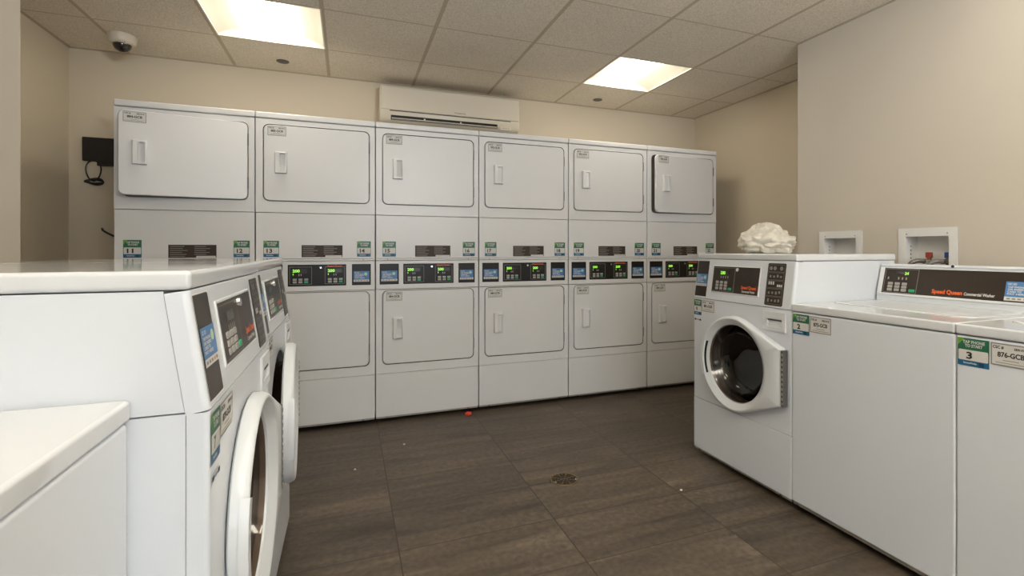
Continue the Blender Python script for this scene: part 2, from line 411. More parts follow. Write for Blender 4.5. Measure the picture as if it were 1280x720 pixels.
# ------------------------------------------------------------------ stacked dryer
DW, DP, DH = .683, .685, 1.9475
CX0, CX1 = .045, .645
def front_with_door_hole(z0, z1, dz0, dz1, name, root, bolts=False):
    b = MB()
    hole = rr_pts(CX0-.005, CX1+.005, dz0-.005, dz1+.005, .035, 6)
    b.holeplate(.002, DW-.002, z0, z1, hole, 0, .02, 'dryer_white', c=((CX0+CX1)/2, (dz0+dz1)/2), inner_mat='gap_shade')  # hole edge coloured dark to paint the shade in the door gap
    return b.build(name, root)
def dryer_door(dz0, dz1, root, code, hz0, hz1, angle=0, name='dryer_door'):
    """door mesh has its origin on the hinge edge"""
    b = MB(); ox = CX1
    b.rplate(CX0-ox, 0, dz0, dz1, .032, -.006, .018, 'dryer_white', ch=.004)
    d = b.build(name, root, loc=(ox, 0, 0), rot=(0, 0, R(angle)))
    # cup handle: raised plate with a dished recess on its right half
    x0, x1 = .107-ox, .170-ox
    h = MB()
    hole = rr_pts(x0+.024, x1-.006, hz0+.012, hz1-.010, .006, 4); hc = ((x0+x1)/2+.009, (hz0+hz1)/2)
    rect = [(x0, hz0), (x1, hz0), (x1, hz1), (x0, hz1)]
    ag = sorted(set([round(math.atan2(p[1]-hc[1], p[0]-hc[0]), 7) for p in hole+rect]))
    Ho = [ray_poly(hole, hc, a) for a in ag]; Oo = [ray_poly(rect, hc, a) for a in ag]
    h.loft([[(x, -.005, z) for x, z in Oo], [(x, -.023, z) for x, z in Oo], [(x+(hc[0]-x)*.06, -.028, z+(hc[1]-z)*.04) for x, z in Oo], [(x, -.029, z) for x, z in Ho],
            [(x, -.0075 if x < hc[0] else -.017, z) for x, z in Ho]], 'handle_white', cap1=False)
    h.loft([[(x, -.0075 if x < hc[0] else -.017, z) for x, z in Ho], [(x0+.026, -.0070, hc[1]+(z-hc[1])*.9) for x, z in Ho]], 'handle_white')
    h.bev = True
    h.build('handle', d)
    for zc in (dz0+.10, dz1-.10):
        g = MB(); g.box(.000, .005, -.008, .006, zc-.035, zc+.035, 'dark_parts_shade', bev=.001); g.build('hinge', d)
    id_label(code, .066-ox, dz1-.065, .100, .057, d, -.0072)
    return d

def card_reader(x0, x1, z0, z1, root, y=-.001, sz=(.30, .64)):
    b = MB(); b.rplate(x0, x1, z0, z1, .003, y, y+.008, 'panel_black', ch=.001)
    o = b.build('card_reader', root)
    h = z1-z0; s = MB(); screen_geo(s, x0+.010, x1-.010, z0+h*.16, z0+h*.66, y-.0008); s.build('payment_sign', o, recalc=False)
    return o

def dryer_board(root):
    b = MB(); x0, x1, z0, z1 = .174, .508, .885, 1.020
    b.rplate(x0, x1, z0, z1, .003, -.001, .006, 'panel_black', ch=.001)
    for a, c in ((x0+.010, x0+.135), (x1-.125, x1-.010)):
        b.frame(a, c, z0+.012, z1-.014, .0022, -.0015, 'line_grey')
    o = b.build('control_board', root, smooth=False)
    l = MB(); l.cyl((x0+.186, -.001, z1-.020), (0, -1, 0), .007, .006, .006, 'chrome', n=16); l.build('lock', o, smooth=True)
    g = MB(); g.text('Speed Queen', x1-.068, z1-.015, -.0022, .010, 'orange', w=.085); g.build('brand_lettering', o, recalc=False)
    for a in (x0+.014, x1-.121):
        d = MB(); d.quad(a+.010, a+.096, z1-.052, z1-.028, -.0019, 'lcd')
        d.text('200', a+.033, z1-.047, -.0024, .017, 'led', w=.040)
        d.quad(a+.014, a+.018, z1-.066, z1-.056, -.0022, 'led')
        for k in (.046, .058): d.quad(a+k, a+k+.005, z1-.070, z1-.058, -.0022, 'button')
        d.build('display', o, recalc=False)
        for k in range(3):
            for j in range(2):
                u = MB(); u.rplate(a+.014+.032*k, a+.036+.032*k, z0+.020+.016*j, z0+.033+.016*j, .002, -.004, -.001, 'button_green' if (k == 2 and j == 0) else 'button', ch=.001, n=2)
                u.build('button', o)
    return o

def make_dryer(a_up=0):
    root = thing('stacked_dryer', '', 'dryer')
    b = MB()   # cabinet shell, open at the front behind the panels
    b.box(.003, DW-.003, .018, .660, .02, DH-.038, 'dryer_white', skip=('-y',))
    b.build('cabinet', root)
    b = MB(); b.box(0, DW, -.006, .664, DH-.037, DH, 'dryer_white', bev=.008, seg=3); b.build('top_cap', root)
    U0, U1, L0, L1 = 1.412, 1.872, .363, .842
    front_with_door_hole(1.3405, DH-.040, U0, U1, 'upper_front_panel', root)
    front_with_door_hole(.3015, .8505, L0, L1, 'lower_front_panel', root)
    b = MB(); b.box(.002, DW-.002, 0, .02, 1.0565, 1.3375, 'dryer_white', bev=.003)
    mp = b.build('middle_panel', root)
    b = MB(); b.box(.001, DW-.001, -.004, .02, 1.043, 1.0545, 'dryer_white', bev=.002)
    for x in (.075, .61): b.cyl((x, -.004, 1.0485), (0, -1, 0), .004, .003, .002, 'galv', n=10)
    b.build('join_strip', root)
    b = MB(); b.box(.002, DW-.002, 0, .02, .8535, 1.041, 'dryer_white', bev=.003); b.build('control_fascia', root)
    b = MB(); b.box(.002, DW-.002, 0, .02, .019, .2985, 'dryer_white', bev=.003)
    b.build('kick_panel', root)
    b = MB(); b.box(.004, DW-.004, .004, .03, .008, .018, 'galv')
    for x in (.075, .61): b.cyl((x, .004, .013), (0, -1, 0), .006, .005, .005, 'chrome', n=10)
    b.build('base_rail', root)
    for x in (.05, DW-.05):
        for y in (.13, .60):
            g = MB(); g.cyl((x, y, FZ), (0, 0, 1), .02, .014, .046, 'rubber', n=12); g.build('foot', root)
    # interiors behind the two doors
    for z0, z1 in ((U0, U1), (L0, L1)):
        b = MB(); c = ((CX0+CX1)/2, (z0+z1)/2)
        b.holeplate(CX0-.02, CX1+.02, z0-.02, z1+.02, circ(c[0], c[1], .19, 40), .045, .06, 'dryer_white' if False else 'galv')
        b.box(CX0-.02, CX1+.02, .0205, .045, z0-.02, z1+.02, 'gap_shade', skip=('-y', '+y'))
        b.cyl((c[0], .06, c[1]), (0, 1, 0), .19, .19, .45, 'steel', n=40, caps=False)
        b.face([(x, .51, z) for x, z in circ(c[0], c[1], .19, 40)], 'steel')
        b.build('drum_opening', root)
    up = dryer_door(U0, U1, root, '884-GCB', 1.578, 1.709, a_up, 'upper_door')
    lo = dryer_door(L0, L1, root, '884-GCB', .5275, .6665, 0, 'lower_door')
    sticker('11', .043, 1.068, .084, .099, root); sticker('12', .572, 1.068, .084, .099, root)
    # dark instruction plate
    b = MB(); x0, x1, z0, z1 = .251, .486, 1.066, 1.141
    b.quad(x0, x1, z0, z1, -.001, 'plate_dark')
    for col in (0, 1):
        for k in range(6):
            w = .10*random.uniform(.55, 1)
            if col == 1 and k == 5: continue
            b.quad(x0+.008+.118*col, x0+.008+.118*col+w, z1-.012-.0112*k, z1-.0085-.0112*k, -.0014, 'line_grey')
    b.quad(x0+.135, x1-.004, z0+.001, z0+.011, -.0015, 'paper')
    b.build('instruction_plate', root, recalc=False)
    card_reader(.025, .146, .885, 1.021, root); card_reader(.5415, .656, .885, 1.021, root)
    dryer_board(root)
    return root

D_LABEL = [
 'leftmost stacked white dryer, stickers 11 and 12, upper door ajar',
 'stacked white dryer with stickers 13 and 14, second from the left',
 'stacked white dryer with stickers 15 and 16, below the left end of the air conditioner',
 'stacked white dryer with stickers 17 and 18, below the right end of the air conditioner',
 'stacked white dryer with stickers 19 and 20, second from the right end',
 'rightmost stacked white dryer, stickers 21 and 22, upper door open a crack']
CODES = ['884-GCB', '885-GCB', '889-GCB', '902-GCB', '903-GCB', '904-GCB']
proto = make_dryer()
dryers = [proto]+[copy_tree(proto) for _ in range(5)]
def swap(o, builder):
    b = MB(); builder(b); me0 = b.build('tmp', None, recalc=False)
    o.data = me0.data; bpy.data.objects.remove(me0)
for i, d in enumerate(dryers):
    d.location = (DP*i, 0, 0); d['label'] = D_LABEL[i]; d['group'] = 'bank of stacked dryers along the far wall'
    st = sorted([c for c in d.children if c.name.startswith('number_sticker')], key=lambda c: min(v.co.x for v in c.data.vertices))
    if i:
        swap(st[0], lambda b: sticker_geo(b, str(11+2*i), .043, 1.068, .084, .099))
        swap(st[1], lambda b: sticker_geo(b, str(12+2*i), .572, 1.068, .084, .099))
    for c in d.children:
        if c.name.startswith('upper_door'):
            c.rotation_euler[2] = R({0: 9.5, 5: 5.5}.get(i, 0))
            if i in (0, 5): c['label'] = 'dryer door standing ajar'
            for l in c.children:
                if i and l.name.startswith('identity_label'):
                    swap(l, lambda b: label_geo(b, CODES[i], .066-CX1, 1.872-.065, .100, .057, -.0072))
# ------------------------------------------------------------------ front-load washer
FW = .683
def console_frame(root, y0, z0, ang, name, mb):
    return mb.build(name, root, loc=(0, y0, z0), rot=(-ang, 0, 0))
DC = (.3415, .547)
def door_outline(rad=.236, hx=.655, hz0=.420, hz1=.674):
    cx, cz = DC; pts = []
    def tang(px, pz, sgn):
        dx, dz = px-cx, pz-cz; d = math.hypot(dx, dz); a = math.atan2(dz, dx); b_ = math.acos(rad/d)
        return a+sgn*b_
    a1 = tang(hx, hz1, 1); a0 = tang(hx, hz0, -1)+2*math.pi
    pts = [(hx, hz0), (hx, hz1)]
    n = 60
    for i in range(n+1):
        a = a1+(a0-a1)*i/n; pts.append((cx+rad*math.cos(a), cz+rad*math.sin(a)))
    return pts
def offset_toward(poly, c, d):
    out = []
    for x, z in poly:
        r = math.hypot(x-c[0], z-c[1]); k = (r-d)/r; out.append((c[0]+(x-c[0])*k, c[1]+(z-c[1])*k))
    return out

def make_front_loader(ch, code, num, door_angle=0, lit=True):
    """ch = height of the sloping console measured vertically"""
    root = thing('front_load_washer', '', 'washing machine')
    ZC = .8475; ZT = ZC+ch; zcap = ZT+.0015; ztop = ZT+.033; SB = .0145*ch/.0985
    ang = math.atan2(SB, ch); L = math.hypot(SB, ch)
    b = MB(); b.box(.001, FW-.001, .034, .665, .03, ZC-.0015, 'washer_white', skip=('-y',)); b.build('cabinet', root)
    # upper side body behind the console, its front edge sloping
    b = MB(); prof = [(.0355, ZC+.001), (.0355+SB, ZT), (.660, ZT), (.660, ZC+.001)]
    b.prism(prof, .002, FW-.002, 'washer_white'); b.build('upper_body', root)
    # top
    b = MB(); b.box(.0, FW, SB-.002, .668, zcap, ztop, 'top_white', bev=.0075, seg=3); b.build('top_panel', root)
    # console shell
    b = MB(); wrap_panel(b, 0, FW, .001, L+.0012, 'washer_white', r=.012)
    con = b.build('console', root, loc=(0, .0, ZC), rot=(-ang, 0, 0))
    # lower front panel with round opening
    b = MB(); b.holeplate(.0085, FW-.0085, .2985, ZC-.0015, circ(DC[0], DC[1], .212, 64), .001, .02, 'washer_white', c=DC)
    for s in (0, 1):  # rounded wrapped edges
        xa = 0 if s == 0 else FW; sg = 1 if s == 0 else -1
        arc = [(xa+sg*(.009-.009*math.cos(R(a))), .001+.009-.009*math.sin(R(a))) for a in (0, 22, 45, 67, 90)]
        pts = [(xa, .033)]+arc
        b.loft([[(x, y, .2985) for x, y in pts], [(x, y, ZC-.0015) for x, y in pts]], 'washer_white', closed=False)
    b.bev = True
    fp = b.build('front_panel', root)
    b = MB(); wrap_panel(b, 0, FW, .021, .2960, 'washer_white'); b.build('lower_panel', root)
    b = MB(); b.box(.004, FW-.004, .006, .03, .009, .021, 'galv')
    for x in (.05, .62): b.cyl((x, .006, .015), (0, -1, 0), .006, .005, .005, 'chrome', n=10)
    b.build('base_rail', root)
    for x in (.05, FW-.05):
        for y in (.13, .60):
            g = MB(); g.cyl((x, y, FZ), (0, 0, 1), .02, .014, .054, 'rubber', n=12); g.build('foot', root)
    # drum and gasket
    b = MB(); b.lathe((DC[0], .02, DC[1]), (0, 1, 0), [(.213, 0), (.207, .012), (.190, .02), (.192, .05), (.205, .07)], 'rubber', n=48); b.build('door_gasket', root, smooth=True)
    b = MB(); b.lathe((DC[0], .09, DC[1]), (0, 1, 0), [(.225, 0), (.225, .06), (.229, .07), (.225, .08), (.225, .30), (.20, .36), (.10, .38), (0, .375)], 'steel', n=48)
    for a in (20, 140, 260):
        ca, sa = math.cos(R(a)), math.sin(R(a))
        b.cyl((DC[0]+.208*ca, .12, DC[1]+.208*sa), (0, 1, 0), .028, .028, .22, 'steel', n=10)
    b.build('drum', root, smooth=True)
    # door, origin on its hinge line
    hx = .668; pl = door_outline()
    N = 96; angs = sorted(set([round(2*math.pi*i/N-math.pi, 6) for i in range(N)]+[round(math.atan2(z-DC[1], x-DC[0]), 6) for x, z in ((.655, .420), (.655, .674))]))
    O = [ray_poly(pl, DC, a) for a in angs]
    def rc(r): return [(DC[0]+r*math.cos(a), DC[1]+r*math.sin(a)) for a in angs]
    rows = [(offset_toward(O, DC, .006), .000), (O, -.004), (O, -.020), (offset_toward(O, DC, .003), -.027), (offset_toward(O, DC, .006), -.032), (offset_toward(O, DC, .010), -.0345),
            (rc(.223), -.0350), (rc(.2195), -.0335), (rc(.204), -.021), (rc(.193), -.015), (rc(.190), -.006), (rc(.189), .004)]
    b = MB(); b.loft([[(x-hx, y, z) for x, z in P] for P, y in rows], 'plastic_white')
    door = b.build('washer_door', root, loc=(hx, -.001, 0), rot=(0, 0, R(door_angle)), smooth=True)
    b = MB(); b.lathe((DC[0]-hx, -.010, DC[1]), (0, 1, 0), [(.189, 0), (.186, .006), (.176, .02), (.166, .045), (.150, .066), (.115, .080), (.06, .086), (0, .088)], 'glass', n=64)
    b.build('glass_bowl', door, smooth='full')
    b = MB()
    # pull: raised pad with a dark finger slot at the free edge
    ar = [math.pi+R(a) for a in range(-24, 25, 4)]
    def arc(r, y, k=1): return [(DC[0]-hx+r*math.cos(a*1), y, DC[1]+r*math.sin(a)) for a in ar]
    b.loft([arc(.238, -.020), arc(.234, -.0365), arc(.214, -.0375), arc(.209, -.0300)], 'plastic_white', closed=False)
    b.loft([arc(.2090, -.0302), arc(.2020, -.0225)], 'panel_black', closed=False)
    b.build('pull', door, smooth=True)
    b = MB(); b.box(.655-hx, .667-hx, -.034, -.004, .424, .670, 'dark_parts_shade', bev=.002)
    for k in range(11):
        b.box(.6575-hx, .6665-hx, -.0365, -.033, .432+.0215*k, .443+.0215*k, 'galv')
    b.build('hinge', door)
    # detergent drawer front
    b = MB(); x0, x1, z0, z1 = .520, .652, .745, .831
    hole = rr_pts(x0+.020, x1-.018, z0+.018, z1-.032, .012, 4)
    b.holeplate(x0, x1, z0, z1, hole, -.005, .001, 'plastic_white', c=((x0+x1)/2, (z0+z1)/2-.007))
    b.quad(x0+.018, x1-.016, z0+.016, z1-.030, .0, 'plastic_white')
    b.box(x0+.024, x1-.024, -.0045, .0005, z1-.040, z1-.0345, 'dark_parts_shade'); b.box(x0+.022, x0+.030, -.006, .0, z0+.030, z1-.036, 'plastic_white', bev=.001); b.build('detergent_drawer', root)  # thin dark strip paints the shade along the top of the recess
    # console fittings (in the sloping frame of the console)
    b = MB(); b.rplate(.010, .104, .012, L-.009, .004, -.001, .004, 'panel_dark', ch=.001)
    b.frame(.0075, .1065, .0095, L-.0065, .0022, -.0006, 'print_white')
    cr = b.build('card_reader', con, smooth=False)
    b = MB(); screen_geo(b, .012, .102, .068, .134, -.0022); bs = b.build('tmpscreen', None, recalc=False)
    bm_ = bmesh.new(); bm_.from_mesh(cr.data); off = len(cr.data.materials)
    me2 = bs.data.copy()
    for p in me2.polygons: p.material_index += off
    bm_.from_mesh(me2); bm_.to_mesh(cr.data); bm_.free()
    for m in bs.data.materials: cr.data.materials.append(m)
    bpy.data.objects.remove(bs)
    x0, x1, z0, z1 = .147, .477, .046, L-.036
    b = MB(); b.rplate(x0-.006, x1+.006, z0-.006, z1+.006, .004, -.003, .002, 'plastic_white', ch=.002)
    b.quad(x0, x1, z0, z1, -.0034, 'panel_dark')
    b.frame(x0+.003, x0+.163, z0+.004, z1-.006, .0016, -.0038, 'line_grey')
    b.quad(x0+.165, x0+.1665, z0, z1, -.0038, 'line_grey')
    lx = x0+.058
    b.quad(lx, lx+.066, z1-.042, z1-.022, -.0040, 'lcd')
    if lit: b.text('200', lx+.018, z1-.040, -.0044, .016, 'led', w=.036)
    for k in range(4): b.quad(lx+.004+.017*k, lx+.009+.017*k, z1-.060, z1-.049, -.0040, 'button')
    b.text('Speed Queen', x0+.268, z0+.026, -.0042, .016, 'orange', w=.100)
    b.text('Commercial Washer', x0+.268, z0+.009, -.0042, .010, 'print_white', w=.088)
    b.cyl((x0+.184, -.003, z1-.014), (0, -1, 0), .010, .009, .007, 'chrome', n=16)
    b.build('control_panel', con, smooth=False)
    for j in range(3):
        for k in range(3):
            u = MB(); u.rplate(x0+.030+.032*k, x0+.051+.032*k, z0+.012+.016*j, z0+.025+.016*j, .002, -.0062, -.003, 'button', ch=.001, n=2); u.build('button', con)
    u = MB(); u.rplate(x0+.126, x0+.149, z0+.012, z0+.025, .002, -.0062, -.003, 'button_green', ch=.001, n=2); s_ = u.build('start_button', con); s_['label'] = 'green start button'
    # washing instructions plate with five framed rows
    x0, x1, z0, z1 = .522, .628, .010, L-.010
    b = MB(); b.rplate(x0, x1, z0, z1, .007, -.0015, .002, 'panel_dark', ch=.001)
    hh = (z1-z0-.01)/5
    for k in range(5):
        a = z0+.005+hh*k
        b.frame(x0+.006, x1-.006, a+.0015, a+hh-.0015, .0013, -.0022, 'line_grey')
        rnd = random.Random(k*3+1)
        if k == 4:
            for q in (.2, .42, .78): b.face([(x, -.0026, z) for x, z in circ(x0+(x1-x0)*q, a+hh/2, hh*.26, 12)], 'line_grey')
        elif k == 2:
            for q in (.14, .26, .38, .62, .72, .82): b.quad(x0+(x1-x0)*q, x0+(x1-x0)*(q+.08), a+hh*(.45 if q < .5 else .2), a+hh*(.85 if q < .5 else .5), -.0026, 'print_white')
        else:
            for q in (.16, .36, .56, .74):
                b.quad(x0+(x1-x0)*q, x0+(x1-x0)*(q+.1), a+hh*rnd.uniform(.25, .4), a+hh*rnd.uniform(.55, .75), -.0026, 'line_grey')
    b.build('instruction_plate', con, smooth=False)
    # stickers below the console
    sticker(num, .006, .754, .064, .085, root, 0)
    id_label(code, .074, .778, .100, .060, root, 0)
    b = MB(); b.quad(.012, .068, .722, .735, 0, 'paper'); b.quad(.012, .026, .724, .733, -.0005, 'print_black'); b.quad(.054, .067, .724, .733, -.0005, 'print_black'); b.quad(.028, .052, .7265, .7305, -.0005, 'screen_blue')
    b.build('warning_sticker', root, recalc=False)
    return root

XR, YR = 2.999, -1.155
fr = make_front_loader(.2125, '881-GCB', '9', 0)
fr.location = (XR, YR, 0); fr.rotation_euler = (0, 0, R(-90))
fr['label'] = 'front-load washer with sticker 9 at right, round dark door, crumpled white bag on top'
fr['group'] = 'front-load washers'
fl = make_front_loader(.1975, '879-GCB', '7', 0, lit=False)
fl.location = (.992, -2.5395, 0); fl.rotation_euler = (0, 0, R(90))
fl['label'] = 'nearest front-load washer at left, its long white side facing the viewer'
fl['group'] = 'front-load washers'
fl2 = copy_tree(fl)
fl2.location = (.980, -2.5395+.6865, 0)
fl2['label'] = 'farther front-load washer at left, door slightly open, next to the dryers'
for c in fl2.children:
    if c.name.startswith('washer_door'): c.rotation_euler[2] = R(3); c['label'] = 'round washer door slightly open'
    if c.name.startswith('number_sticker'): swap(c, lambda b: sticker_geo(b, '8', .006, .754, .064, .085, 0))
    if c.name.startswith('identity_label'): swap(c, lambda b: label_geo(b, '880-GCB', .074, .778, .100, .060, 0))

# ------------------------------------------------------------------ top-load washer
TW = .6465
def make_top_loader(code, num):
    root = thing('top_load_washer', '', 'washing machine')
    b = MB(); b.box(0, TW, .0, .660, .022, .8430, 'washer_white', bev=.007, seg=3); b.build('cabinet', root)
    b = MB(); b.box(0, TW, -.004, .664, .8455, .8790, 'top_white', bev=.0065, seg=3); b.build('top_deck', root)
    # hinged lid, flush in the deck with a raised soft edge
    b = MB()
    A = rr_pts(.050, TW-.050, .125, .455, .04, 6)
    lo = [[(x, .045+y, .8789) for x, y in A], [(x, .045+y, .8815) for x, y in A],
          [(x, .045+y, .8830) for x, y in offset_toward(A, (TW/2, .29), .006)], [(x, .045+y, .8824) for x, y in offset_toward(A, (TW/2, .29), .03)]]
    b.loft(lo, 'top_white', cap1=True); b.build('lid', root, smooth=True)
    b = MB(); b.box(.004, TW-.004, .006, .03, .010, .024, 'galv')
    for x in (.03, .61): b.cyl((x, .006, .015), (0, -1, 0), .006, .005, .005, 'chrome', n=10)
    b.build('base_rail', root)
    for x in (.05, TW-.05):
        for y in (.13, .60):
            g = MB(); g.cyl((x, y, FZ), (0, 0, 1), .02, .014, .054, 'rubber', n=12); g.build('foot', root)
    # backsplash console
    cx0, cx1 = .008, TW-.004
    b = MB(); prof = [(.520, .8795), (.521, .897), (.556, 1.030), (.552, 1.040), (.560, 1.0465), (.600, 1.0465), (.668, 1.030), (.672, .8795)]
    b.prism(prof, cx0, cx1, 'washer_white')
    b.cyl((.3174, .553, 1.0425), (0, -1, 0), .006, .006, .002, 'print_black', n=12)
    b.build('console', root)
    # sloping face fittings in a frame from base (y .521,z .897) to (.556,1.030)
    ang = math.atan2(.035, .133); Lh = math.hypot(.035, .133)
    b = MB(); x0, x1, z0, z1 = .028, TW-.022, .017, Lh-.004
    b.quad(x0, x1, z0, z1, -.0015, 'panel_dark')
    for a in ((cx0, cx1, z0-.010, z0), (cx0, cx1, z1, z1+.004)): b.box(a[0], a[1], -.005, .001, a[2], a[3], 'plastic_white', bev=.0012)
    for a in ((cx0, x0), (x1, cx1)): b.box(a[0], a[1], -.005, .001, z0-.010, z1+.004, 'plastic_white', bev=.002)
    bx0, bx1 = .034, .184
    b.frame(bx0, bx1, z0+.003, z1-.003, .002, -.0022, 'line_grey')
    b.quad(bx0+.042, bx0+.112, z1-.030, z1-.014, -.0022, 'lcd')
    b.text('24', bx0+.098, z1-.029, -.0028, .013, 'led', w=.018)
    for q in (.014, .062, .079, .096): b.quad(bx0+q, bx0+q+.006, z1-.052, z1-.041, -.0022, 'button')
    b.text('Speed Queen', .249, z0+.014, -.0022, .017, 'orange', 'l', w=.117)
    b.text('Commercial Washer', .372, z0+.014, -.0022, .012, 'print_white', 'l', w=.108)
    screen_geo(b, .510, .606, z0+.006, z0+.080, -.0022)
    cp = b.build('control_panel', root, loc=(0, .521, .897), rot=(-ang, 0, 0), smooth=False)
    for j in range(3):
        for k in range(3):
            u = MB(); u.rplate(bx0+.020+.032*k, bx0+.042+.032*k, z0+.010+.0145*j, z0+.022+.0145*j, .002, -.005, -.0015, 'button', ch=.001, n=2); u.build('button', cp)
    u = MB(); u.rplate(bx0+.118, bx0+.143, z0+.010, z0+.022, .002, -.005, -.0015, 'button_green', ch=.001, n=2); s_ = u.build('start_button', cp); s_['label'] = 'green start button'
    sticker(num, .006, .7505, .086, .086, root, -.0012)
    id_label(code, .096, .769, .100, .066, root, -.0012)
    return root
tl = make_top_loader('875-GCB', '2')
tl.location = (XR-.001, YR-.6845, 0); tl.rotation_euler = (0, 0, R(-90)); tl['group'] = 'top-load washers'
tl['label'] = 'top-load washer with sticker 2, between the round-door washer and the one marked 3'
tl3 = copy_tree(tl); tl3.location = (XR-.001, YR-.6845-.6485, 0)
tl3['label'] = 'top-load washer with sticker 3 at the right edge of the photo'
for c in tl3.children:
    if c.name.startswith('number_sticker'): swap(c, lambda b: sticker_geo(b, '3', .006, .7505, .086, .086, -.0012))
    if c.name.startswith('identity_label'): swap(c, lambda b: label_geo(b, '876-GCB', .096, .769, .100, .066, -.0012))
tll = copy_tree(tl); tll.location = (.884, -2.5395-.003-TW, 0); tll.rotation_euler = (0, 0, R(90))
tll['label'] = 'low white top-load washer in the lower left corner, nearest the viewer'
for c in tll.children:
    if c.name.startswith('number_sticker'): swap(c, lambda b: sticker_geo(b, '6', .006, .7505, .086, .086, -.0012))
    if c.name.startswith('identity_label'): swap(c, lambda b: label_geo(b, '878-GCB', .096, .769, .100, .066, -.0012))

# ------------------------------------------------------------------ room shell
ZC = 2.4178; YB = .690; XL, XLN, XRR, XRN, YJ, YBK = -.4665, .095, 4.4113, 3.860, -1.078, -7.6
def slab(name, pts, mat, flip=False):
    b = MB(); b.face(pts, mat); return struct(b.build(name, recalc=False))
def wallbox(name, x0, x1, y0, y1, mat, z0=FZ, z1=ZC):
    b = MB(); b.box(x0, x1, y0, y1, z0, z1, mat); return struct(b.build(name))
b = MB(); b.box(XL-.1, XRR+.1, YBK-.1, YB+.1, FZ-.08, FZ, 'floor'); struct(b.build('floor'))
wallbox('wall_back', XL-.1, XRR+.1, YB, YB+.1, 'wall')
wallbox('wall_left', XL-.1, XL, YJ, YB, 'wall')
wallbox('wall_left_near', XL-.1, XLN, YBK, YJ, 'wall_side')
wallbox('wall_right', XRR, XRR+.1, YJ, YB, 'wall')
# right near wall with the two recesses for the washer connection boxes (holes cut through a front skin)
def wall_with_holes():
    b = MB()
    ys = [YBK, -1.9686, -1.7536, -1.4893, -1.2722, YJ]; zs = [FZ, 1.020, 1.190, ZC]
    for i in range(5):
        for j in range(3):
            if j == 1 and i in (1, 3): continue
            b.face([(XRN, ys[i], zs[j]), (XRN, ys[i], zs[j+1]), (XRN, ys[i+1], zs[j+1]), (XRN, ys[i+1], zs[j])], 'wall_side')
    b.face([(XRN, YJ, FZ), (XRN, YJ, ZC), (XRR+.1, YJ, ZC), (XRR+.1, YJ, FZ)], 'wall_side')
    b.face([(XRR+.1, YBK, FZ), (XRR+.1, YJ, FZ), (XRR+.1, YJ, ZC), (XRR+.1, YBK, ZC)], 'wall_side')
    b.face([(XRN, YBK, ZC), (XRR+.1, YBK, ZC), (XRR+.1, YJ, ZC), (XRN, YJ, ZC)], 'wall_side')
    return struct(b.build('wall_right_near', recalc=False))
wall_with_holes()
# wall behind the viewer with a window added to bring in cool fill light
WX0, WX1, WZ0, WZ1 = .75, 3.35, .75, 2.2
b = MB()
xs = [XLN-.01, WX0, WX1, XRN+.01]; zs = [FZ, WZ0, WZ1, ZC]
for i in range(3):
    for j in range(3):
        if i == 1 and j == 1: continue
        b.box(xs[i], xs[i+1], YBK-.1, YBK, zs[j], zs[j+1], 'back')
struct(b.build('wall_front'))
b = MB()
for a in ((WX0, WX1, WZ0, WZ0+.05), (WX0, WX1, WZ1-.05, WZ1), (WX0, WX0+.05, WZ0+.05, WZ1-.05), (WX1-.05, WX1, WZ0+.05, WZ1-.05), (2.025, 2.075, WZ0+.05, WZ1-.05)):
    b.box(a[0], a[1], YBK-.08, YBK-.02, a[2], a[3], 'light_frame', bev=.004)
w1 = struct(b.build('added_window_1'))
b = MB(); b.quad(WX0+.05, WX1-.05, WZ0+.05, WZ1-.05, YBK-.05, 'pane'); b.build('added_window_pane', w1)
# baseboards in the recesses
# ceiling tiles with openings for the light fittings; T-bar grid
GX, GY, P = .4617, .1231, .61
lights = [(0, 0), (4, 0), (0, 4), (2, 4), (4, 4), (0, 8), (2, 8), (4, 8)]     # (column, row) of the fittings; middle column added for extra light
cells = {(c, r) for c, r in lights}
b = MB()
c0 = math.floor((XL-GX)/P)-1; c1 = math.ceil((XRR-GX)/P)+1
r0 = -2; r1 = 13
for c in range(c0, c1):
    for r in range(r0, r1):
        if (c, r) in cells: continue
        xa, xb = max(XL, GX+P*c), min(XRR, GX+P*(c+1))
        yb_, ya = min(YB, GY-P*r), max(YBK, GY-P*(r+1))
        if xb <= xa or yb_ <= ya: continue
        b.face([(xa, ya, ZC), (xa, yb_, ZC), (xb, yb_, ZC), (xb, ya, ZC)], 'ceiling')
struct(b.build('ceiling', recalc=False))
b = MB()
for c in range(c0, c1+1):
    x = GX+P*c
    if XL < x < XRR: b.box(x-.011, x+.011, (YBK if XLN < x < XRN else YJ), YB, ZC-.0008, ZC+.004, 'grid')
for r in range(r0, r1+1):
    y = GY-P*r
    if YBK < y < YB: b.box(XL if y > YJ else XLN, XRR if y > YJ else XRN, y-.005, y+.005, ZC-.0006, ZC+.004, 'grid')
struct(b.build('trim_1'))
b = MB()   # wall angle round the edge of the ceiling
for a in ((XL, XRR, YB-.018, YB), (XL, XL+.018, YJ, YB), (XRR-.018, XRR, YJ, YB), (XRN-.018, XRN, YBK, YJ), (XLN, XLN+.018, YBK, YJ)):
    b.box(a[0], a[1], a[2], a[3], ZC-.004, ZC, 'grid')
struct(b.build('trim_2'))
b = MB(); b.box(XL-.1, XRR+.1, YBK-.1, YB+.1, ZC+.16, ZC+.2, 'back'); struct(b.build('ceiling_slab'))

